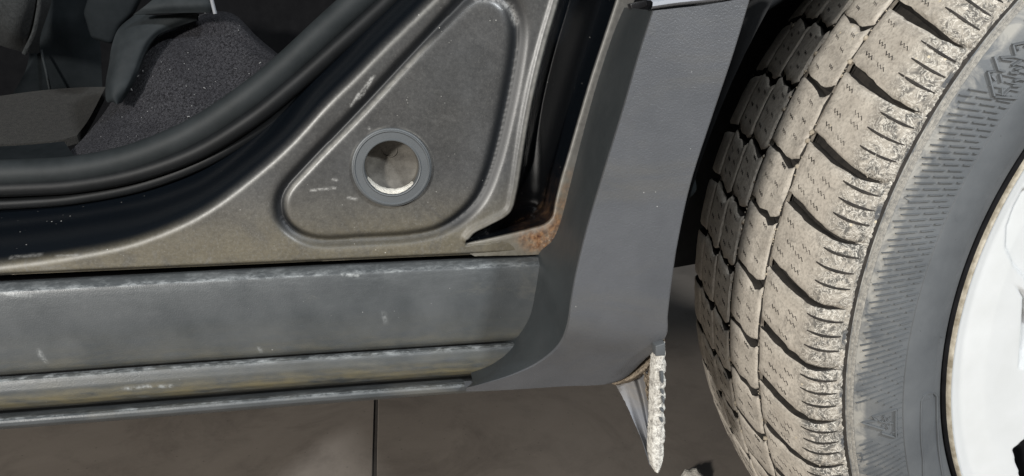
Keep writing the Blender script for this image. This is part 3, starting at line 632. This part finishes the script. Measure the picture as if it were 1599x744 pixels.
def block(name, outline_lo, outline_hi, q0, q1, parent, crust, ncol=10, nrow=7, depth=.0075, jit=.25):
    ER = []
    """a tread block: angles lo(t), hi(t) over t in 0..1 between arc lengths q0..q1"""
    ts = np.unique(np.r_[0, .04, np.linspace(.1, .9, ncol-2), .96, 1]); sr = np.array([0, .05, .2, .4, .6, .8, .95, 1]); V = []; C = []
    for i, t in enumerate(ts):
        lo, hi = outline_lo(t), outline_hi(t)
        for j, s in enumerate(sr):
            edge = i in (0, len(ts)-1) or j in (0, len(sr)-1)
            q = q0+(q1-q0)*t
            e_ = RNG.normal()*.00028 if edge else 0; V.append(tp(lo+(hi-lo)*s+e_*90, q+e_*.5, (-.0007-abs(RNG.normal())*.0007 if edge else 0)+RNG.normal()*.00012)); C.append(crust(q, s)); ER.append(.8 if edge else 0)
    n, m = len(ts), len(sr); F = gridF(n, m); MI = [0]*len(F)
    B = [j for j in range(m)]+[i*m+m-1 for i in range(1, n)]+[(n-1)*m+j for j in range(m-2, -1, -1)]+[i*m for i in range(n-2, 0, -1)]
    base = len(V)
    for b in B:
        i, j = divmod(b, m); t = ts[i]; lo, hi = outline_lo(t), outline_hi(t); s = sr[j]; q = q0+(q1-q0)*t
        s2 = (s-.5)*1.05+.5; dd = min(depth, .0012+q*.55)
        V.append(tp(lo+(hi-lo)*s2, q+(.0004 if t == 1 else -.0004 if t == 0 else 0), -dd)); C.append(.0); ER.append(0)
    L = len(B)
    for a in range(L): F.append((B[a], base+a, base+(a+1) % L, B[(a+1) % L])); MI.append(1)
    o = mesh(name, V, F, [M['tread'], M['rubber']], parent, mi=MI, attrs={'crust': C, 'rim': ER}); fixn(o); sharp(o, 50); return o
# lateral grooves at the shoulder: pitch varies round the tyre
TH = [143.0, 150.7, 158.7, 165.6, 173.2, 180.5, 187.3, 193.4, 200.0]
pitch = [7.5, 7.0, 7.6, 6.8, 7.2, 7.7, 6.9, 7.3]; TH2 = [200.0]; i = 0
while TH2[-1] < 143+360-8.5: TH2.append(TH2[-1]+pitch[i % 8]); i += 1
TH2 = TH2[1:]; r_ = (143+360-200)/ (len(TH2)+1); TH = TH+[200+(j+1)*r_ for j in range(len(TH2))]+[503.0]
yR = [(.0, .0518), (.0538, .0886), (.0908, .1180), (.1202, .1496), (.1518, .1930)]
def jag(vals, t): return float(np.interp(t, np.linspace(0, 1, len(vals)), vals))
zig = [(0, .25, -.1, .3, 0, .2), (0, -.2, .25, .05, .3, 0), (.1, .3, 0, .35, .1, .2)]
sipes = []; slits = []; grit = []
def sh_off(yy): return (.052-yy)*62
for b in range(len(TH)-1):
    a0, a1 = TH[b], TH[b+1]; w = a1-a0; vis = True
    # shoulder block: slanted, wraps over the edge
    q0, q1 = .0030, QY(.0518)
    z1 = zig[b % 3]; end = [.0050, .0022, .0040, .003][b % 4]
    def off(t): yy = float(np.interp(q0+(q1-q0)*t, QS, PD[:, 0])); extra = -(1-t)**6*.6; return sh_off(yy)+extra
    def lo(t, a=a0, z=z1): return a+off(t)+.14+.58*min(1, max(0, t-.10)*1.6)**.8+.34*jag(z, t)*t
    def hi(t, a=a1, z=zig[(b+1) % 3]): return a+off(t)-.12-.38*min(1, max(0, t-.10)*1.6)+.30*jag(z, t)*t
    block('tread_block', lo, hi, end, q1, wheel, lambda q, s: float(np.clip((.034-q)/.012, 0, 1)+(.25 if s < .12 else 0)), 14)
    for kf in (.22, .46, .70):       # three long slits over the shoulder
        slits.append([(a0+w*kf+off(t)-.1, q0+(q1-q0)*t) for t in np.linspace(.05, .36+.05*random.random(), 8)])
    for ff, yy in ((.22, .040), (.36, .022), (.50, .036), (.52, .024), (.72, .041), (.75, .027)):
        th = a0+w*ff+sh_off(yy)+random.uniform(-.2, .2); q = QY(yy)+random.uniform(-.002, .002)
        sipes.append([(th+dx, q+dq) for dx, dq in ((-.2, .0045), (.25, .003), (.0, .0015), (.45, 0), (.2, -.0015), (.65, -.003))])
    for rr_ in (1, 2, 3):
        yA, yB = yR[rr_]; qa, qb = QY(yA), QY(yB); dth = {1: 2.05, 2: 2.3, 3: 1.6}[rr_]
        zz = zig[(b+rr_) % 3]
        JT = [(.65, 1.1, .80, .45, .1, -.30), (.55, 1.0, .45, .62, .05, -.40), (.75, 1.05, .95, .30, .25, -.25)]; jl, jh = JT[(b*2+rr_) % 3], JT[(b*2+2+rr_) % 3]; rj = random.Random(b*7+rr_).uniform(-.22, .22); rk = random.Random(b*7+7+rr_).uniform(-.22, .22)
        def lo2(t, a=a0+dth+rj, z=zz, J=jl): return a+.30+.55*math.exp(-((t-.18)/.2)**2)+ jag(J, t)*1.2+.25*jag(z, t)
        def hi2(t, a=a1+dth+rk, z=zz, J=jh): return a-.34+ jag(J, t)*1.2+.25*jag(z, t)
        if rr_ == 2: lo2_, hi2_ = (lambda t: lo2(1-t)), (lambda t: hi2(1-t))
        block('tread_block', (lambda t, f=lo2: f(t) if rr_ != 9 else 0), hi2, qa, qb, wheel, lambda q, s: .12, 9)
        for ff in (.25, .5, .74):
            for fy in (.3, .68):
                th = a0+dth+w*ff+random.uniform(-.3, .3)+.4; q = qa+(qb-qa)*fy+random.uniform(-.001, .001)
                sipes.append([(th+dx*.8, q+dq*.62) for dx, dq in ((-.2, .0045), (.25, .003), (.0, .0015), (.45, 0), (.2, -.0015), (.65, -.003))])
    qa, qb = QY(.1518), QS[-1]-.003
    block('tread_block', lambda t, a=a0: a+1.5+.6-2.6*t*0, lambda t, a=a1: a+1.5-.5, qa, qb, wheel, lambda q, s: .2, 8)
G = np.array([[tp(t, q, h+RNG.normal()*.00022) for q, h in ((-.0005, -.002), (.0002, -.0006), (.0012, -.0012), (.0026, -.0012), (.0042, -.0011), (.0060, -.0016), (.0085, -.0030), (.012, -.0055))] for t in np.linspace(0, 360, 1081)])
tb = np.linspace(0, 360, 1081); cen = [((TH[b]+TH[b+1])/2+2.9+(.5 if b % 2 else -.4), 1.9 if b % 2 else 1.1) for b in range(len(TH)-1)]
bare = np.max([np.exp(-((((tb-c+180) % 360)-180)/w_)**4) for c, w_ in cen], axis=0)[:, None]*np.array([0, .2, 1, 1, 1, .9, .5, .3])[None]
sheet('shoulder_band', G, M['tread'], wheel, deg=80, attrs={'crust': np.ones(G.shape[:2]), 'bare': bare})
for (ya, yb) in ((.0505, .0550), (.0874, .0920), (.1168, .1214), (.1484, .1530)):      # packed dirt lying in the circumferential grooves
    G = np.array([[tp(t, QY(yy), -.0026+RNG.normal()*.0003) for yy in np.linspace(ya, yb, 4)] for t in np.linspace(0, 360, 541)])
    sheet('groove_dirt', G, M['groovedirt'], wheel, deg=80)
def strips(name, paths, pos, w, h, mat, parent, kind=None, taper=False):
    """low ridges (or dark strips painting the shade in cuts) along paths given in surface coordinates; pos(a,b,height)->xyz"""
    V = []; F = []
    for path in paths:
        P3 = [np.array(pos(a, b, 0)) for a, b in path]; N3 = [np.array(pos(a, b, .001))-p for (a, b), p in zip(path, P3)]
        base = len(V); n = len(P3)
        for i in range(n):
            t = P3[min(i+1, n-1)]-P3[max(i-1, 0)]; t /= np.linalg.norm(t)+1e-12; nn = N3[i]/np.linalg.norm(N3[i]); s = np.cross(t, nn)
            ww = w*(math.sin(math.pi*(i+.4)/(n-.2))**.5 if taper else 1)
            V += [P3[i]-s*ww*.5-nn*.0002, P3[i]-s*ww*.32+nn*h, P3[i]+s*ww*.32+nn*h, P3[i]+s*ww*.5-nn*.0002]
        for i in range(n-1):
            for j in range(3): F.append((base+i*4+j, base+i*4+j+1, base+(i+1)*4+j+1, base+(i+1)*4+j))
        F += [(base, base+1, base+2, base+3), (base+(n-1)*4+3, base+(n-1)*4+2, base+(n-1)*4+1, base+(n-1)*4)]
    o = mesh(name, V, F, mat, parent, smooth=False); fixn(o)
    if kind: o['kind'] = kind
    return o
strips('sipe_shade', sipes, lambda a, b, h: tp(a, b, h), .0007, .00018, M['rubber'], wheel, 'stuff')  # dark raised strips painting the shade in the sipe cuts
strips('slit_shade', slits, lambda a, b, h: tp(a, b, h), .0021, .00022, M['rubber'], wheel, 'stuff', True)  # likewise dark strips painted in place of the shaded slits
V = []; F = []                          # small stones and grit wedged in the grooves and pressed into the blocks
ico = bmesh.new(); bmesh.ops.create_icosphere(ico, subdivisions=1, radius=1); iv = [np.array(v.co) for v in ico.verts]; ifc = [[v.index for v in f.verts] for f in ico.faces]; ico.free()
for kk in range(420):
    th = random.uniform(100, 250); q = random.choice([random.uniform(.002, .20), QY(.0528)+random.gauss(0, .0006), QY(.0897)+random.gauss(0, .0006)]); r = random.choice([.0004, .0005, .0006, .0009]) if kk % 14 else .0020
    p = np.array(tp(th, q, -.0008 if r < .001 else -.0012)); b = len(V); V += [p+v*r*random.uniform(.7, 1.2) for v in iv]; F += [[b+i for i in f] for f in ifc]
g_ = mesh('trapped_grit', V, F, M['grit'], wheel); g_['kind'] = 'stuff'
# hatch ridges on the sidewall: brick-like rows of slanted dashes
hat = []
ex = [unsw(1372, 660), unsw(1553, 100), unsw(1575, 70)]
for kx in range(int(360/.75)):
    th = kx*.75
    r0 = .3000
    ph = (kx*7 % 5)*.0019
    for (ra, rb) in ((.3000-ph*.4, .2945-ph), (.2925-ph, .2845-ph*.9), (.2825-ph*.9, .2750)):
        if ra-rb < .002 or rb < .2742: rb = max(rb, .2745)
        if ra-rb < .0015: continue
        sl = lambda r: th+(.3-r)*-80 if False else th+(.3-r)*(-82)
        mid = ((ra+rb)/2)
        skip = any(abs(((sl(mid)-e[0]+180) % 360)-180) < (2.6 if e is ex[0] else 2.9) and abs(mid-e[1]) < (.0095 if e is ex[0] else .007) for e in ex)
        if skip: continue
        hat.append([(sl(r), r) for r in np.linspace(ra, rb, 4)])
strips('sidewall_hatch', hat, lambda a, b, h: sw(a, b, h), .00085, .0011, M['side'], wheel, 'stuff')
def marks(name, px, w, h, mat=None, m=6):
    paths = []
    for L in px:
        L = [unsw(u, v) for u, v in L]; D = []
        for p0, p1 in zip(L[:-1], L[1:]): D += [(p0[0]+(p1[0]-p0[0])*t, p0[1]+(p1[1]-p0[1])*t) for t in np.linspace(0, 1, m)[:-1]]
        paths.append(D+[L[-1]])
    return strips(name, paths, lambda a, b, h_: sw(a, b, h_), w, h, mat or M['side'], wheel)
q4 = lambda a, b: (1330+a*.1936, 600+b*.1936)
marks('mountain_snowflake_mark', [[q4(160, 262), q4(190, 250), q4(348, 200), q4(350, 425), q4(232, 388)], [q4(170, 268), q4(196, 288), q4(78, 305), q4(260, 362)]], .0015, .0014)
cx, cy = 272, 305
marks('snowflake', [[q4(cx-60*math.cos(a)*.95, cy-58*math.sin(a)), q4(cx+60*math.cos(a)*.95, cy+58*math.sin(a))] for a in (0.15, 1.2, 2.25)]+
      [[q4(cx+40*math.cos(a+.28), cy+40*math.sin(a+.28)), q4(cx+30*math.cos(a), cy+30*math.sin(a)), q4(cx+40*math.cos(a-.28), cy+40*math.sin(a-.28))] for a in [.15+1.05*i for i in range(6)]], .0009, .0010)
qa_ = lambda a, b: (1500+a/4.646, 20+b/4.646)
LT = [((370, 235), (390, 305)), ((370, 235), (470, 215)), ((235, 320), (268, 418)), ((280, 325), (382, 320)), ((290, 337), (375, 347)), ((190, 430), (235, 605)), ((190, 430), (240, 425)), ((240, 610), (402, 622)),
      ((275, 445), (290, 503)), ((215, 455), (245, 492)), ((292, 600), (290, 545)), ((300, 600), (350, 550)), ((350, 435), (412, 440)), ((380, 497), (420, 482)), ((420, 482), (465, 490)), ((365, 385), (430, 347)), ((385, 410), (430, 400)), ((365, 530), (425, 532)), ((268, 418), (310, 425)), ((390, 255), (412, 258)), ((412, 258), (414, 275))]
marks('raised_lettering', [[qa_(*a), qa_(*b)] for a, b in LT], .0015, .0014)
marks('oval_plate_mark', [[q4(590, 744+200), q4(568, 600), q4(552, 430), q4(550, 260), q4(555, 130), q4(575, 95), q4(610, 70), q4(650, 66), q4(680, 92), q4(682, 200), q4(688, 400), q4(700, 560), q4(728, 744), q4(760, 940)]], .0012, .0012)
marks('tiny_lettering', [[q4(572+i*18, 140-i*7), q4(580+i*18, 122-i*7), q4(588+i*18, 136-i*7)] for i in range(5)], .0006, .0005)
marks('pointer_mark', [[(1458, 525), (1481, 521)], [(1459, 526), (1466, 536)], [(1489, 337), (1501, 340)], [(1490, 339), (1497, 351)], [(1412, 309), (1424, 316)], [(1413, 308), (1425, 306)]], .0006, .0004)
marks('mould_code', [[q4(75, 555), q4(85, 600), q4(70, 630)], [q4(40, 560), q4(75, 555)], [q4(35, 610), q4(70, 605)], [q4(60, 655), q4(10, 660)]], .0008, .0006)

# ---------------------------------------------------------------- rim
rim = empty('rim', Vector((0, .03, RW))-Vector((0, .09, RW)), wheel)
def wl(nm, prof, mat, parent, n=256):
    return lathe_y(nm, prof, 0, RW, mat, parent, n)
wl('rim_flange', [(.2366, -.0018), (.2364, -.0030), (.2360, -.0040), (.2354, -.0044), (.2349, -.0042)], M['rimedge'], rim)
wl('bead_seat', [(.2392, .0075), (.2352, .0078), (.2364, .0060), (.2367, .0010), (.2366, -.0018)], M['black'], rim)  # black here paints the shaded gap between tyre and rim
# painted face, pierced by five windows; relief in polar form
WIN = []
pb = [at(u, v, .012)[[0, 2]]-np.array([0, RW]) for u, v in ((1565, 692), (1599, 668), (1660, 640), (1680, 700), (1650, 800), (1600, 800), (1580, 744))]
pf = [at(u, v, .010)[[0, 2]]-np.array([0, RW]) for u, v in ((1563, 432), (1584, 462), (1583, 520), (1580, 572), (1640, 580), (1700, 540), (1690, 500), (1640, 480))]
pc = [at(u, v, .006)[[0, 2]]-np.array([0, RW]) for u, v in ((1588, 290), (1572, 320), (1561, 352), (1560, 385), (1574, 415), (1599, 440), (1650, 465), (1720, 440), (1700, 350), (1640, 280))]
nr, nt = 150, 1440
rr = np.linspace(.04, .2349, nr); tt = np.linspace(0, 2*math.pi, nt, endpoint=False); RR_, TT_ = np.meshgrid(rr, tt, indexing='ij')
X = RR_*np.cos(TT_); Z = RR_*np.sin(TT_)
Yr = np.interp(RR_, [.04, .10, .17, .205, .224, .2330, .2349], [.030, .016, .006, .002, .0016, -.001, -.0042])
def rotp(L, a): c, s = math.cos(a), math.sin(a); return np.array([(c*q[0]-s*q[1], s*q[0]+c*q[1]) for q in L])
for kq in range(5):
    a = 2*math.pi*kq/5
    for L, dep, wd_ in ((pb, .045, .004), (pf, .016, .009), (pc, .0042, .004)):
        Lr = rotp(L, a); lc = np.vstack([Lr, Lr[:1]]); c = Lr.mean(0); near = np.hypot(X-c[0], Z-c[1]) < .09
        ii = np.nonzero(near); xi, zi = X[ii], Z[ii]; ins = inside(xi, zi, Lr); dd = segdist(xi, zi, lc)
        Yr[ii] += np.where(ins, dep*ss(dd/wd_), 0)
V = np.stack([X, Yr, RW+Z], -1).reshape(-1, 3); F = gridF(nr, nt, closed=True)
dk = (Yr > np.interp(RR_, [.04, .10, .17, .205, .224, .2330, .2349], [.030, .016, .006, .002, .0016, -.001, -.0042])+.02).reshape(-1)
MI = [1 if dk[f[0]] else 0 for f in F]  # deep window areas turn black, painting the shade inside
mesh('rim_face', V, F, [M['rim'], M['black']], rim, mi=MI)
wl('hub_cap', [(.0405, .040), (.0405, .028), (.038, .024), (.02, .022), (.0001, .0215)], M['black'], rim, 64)
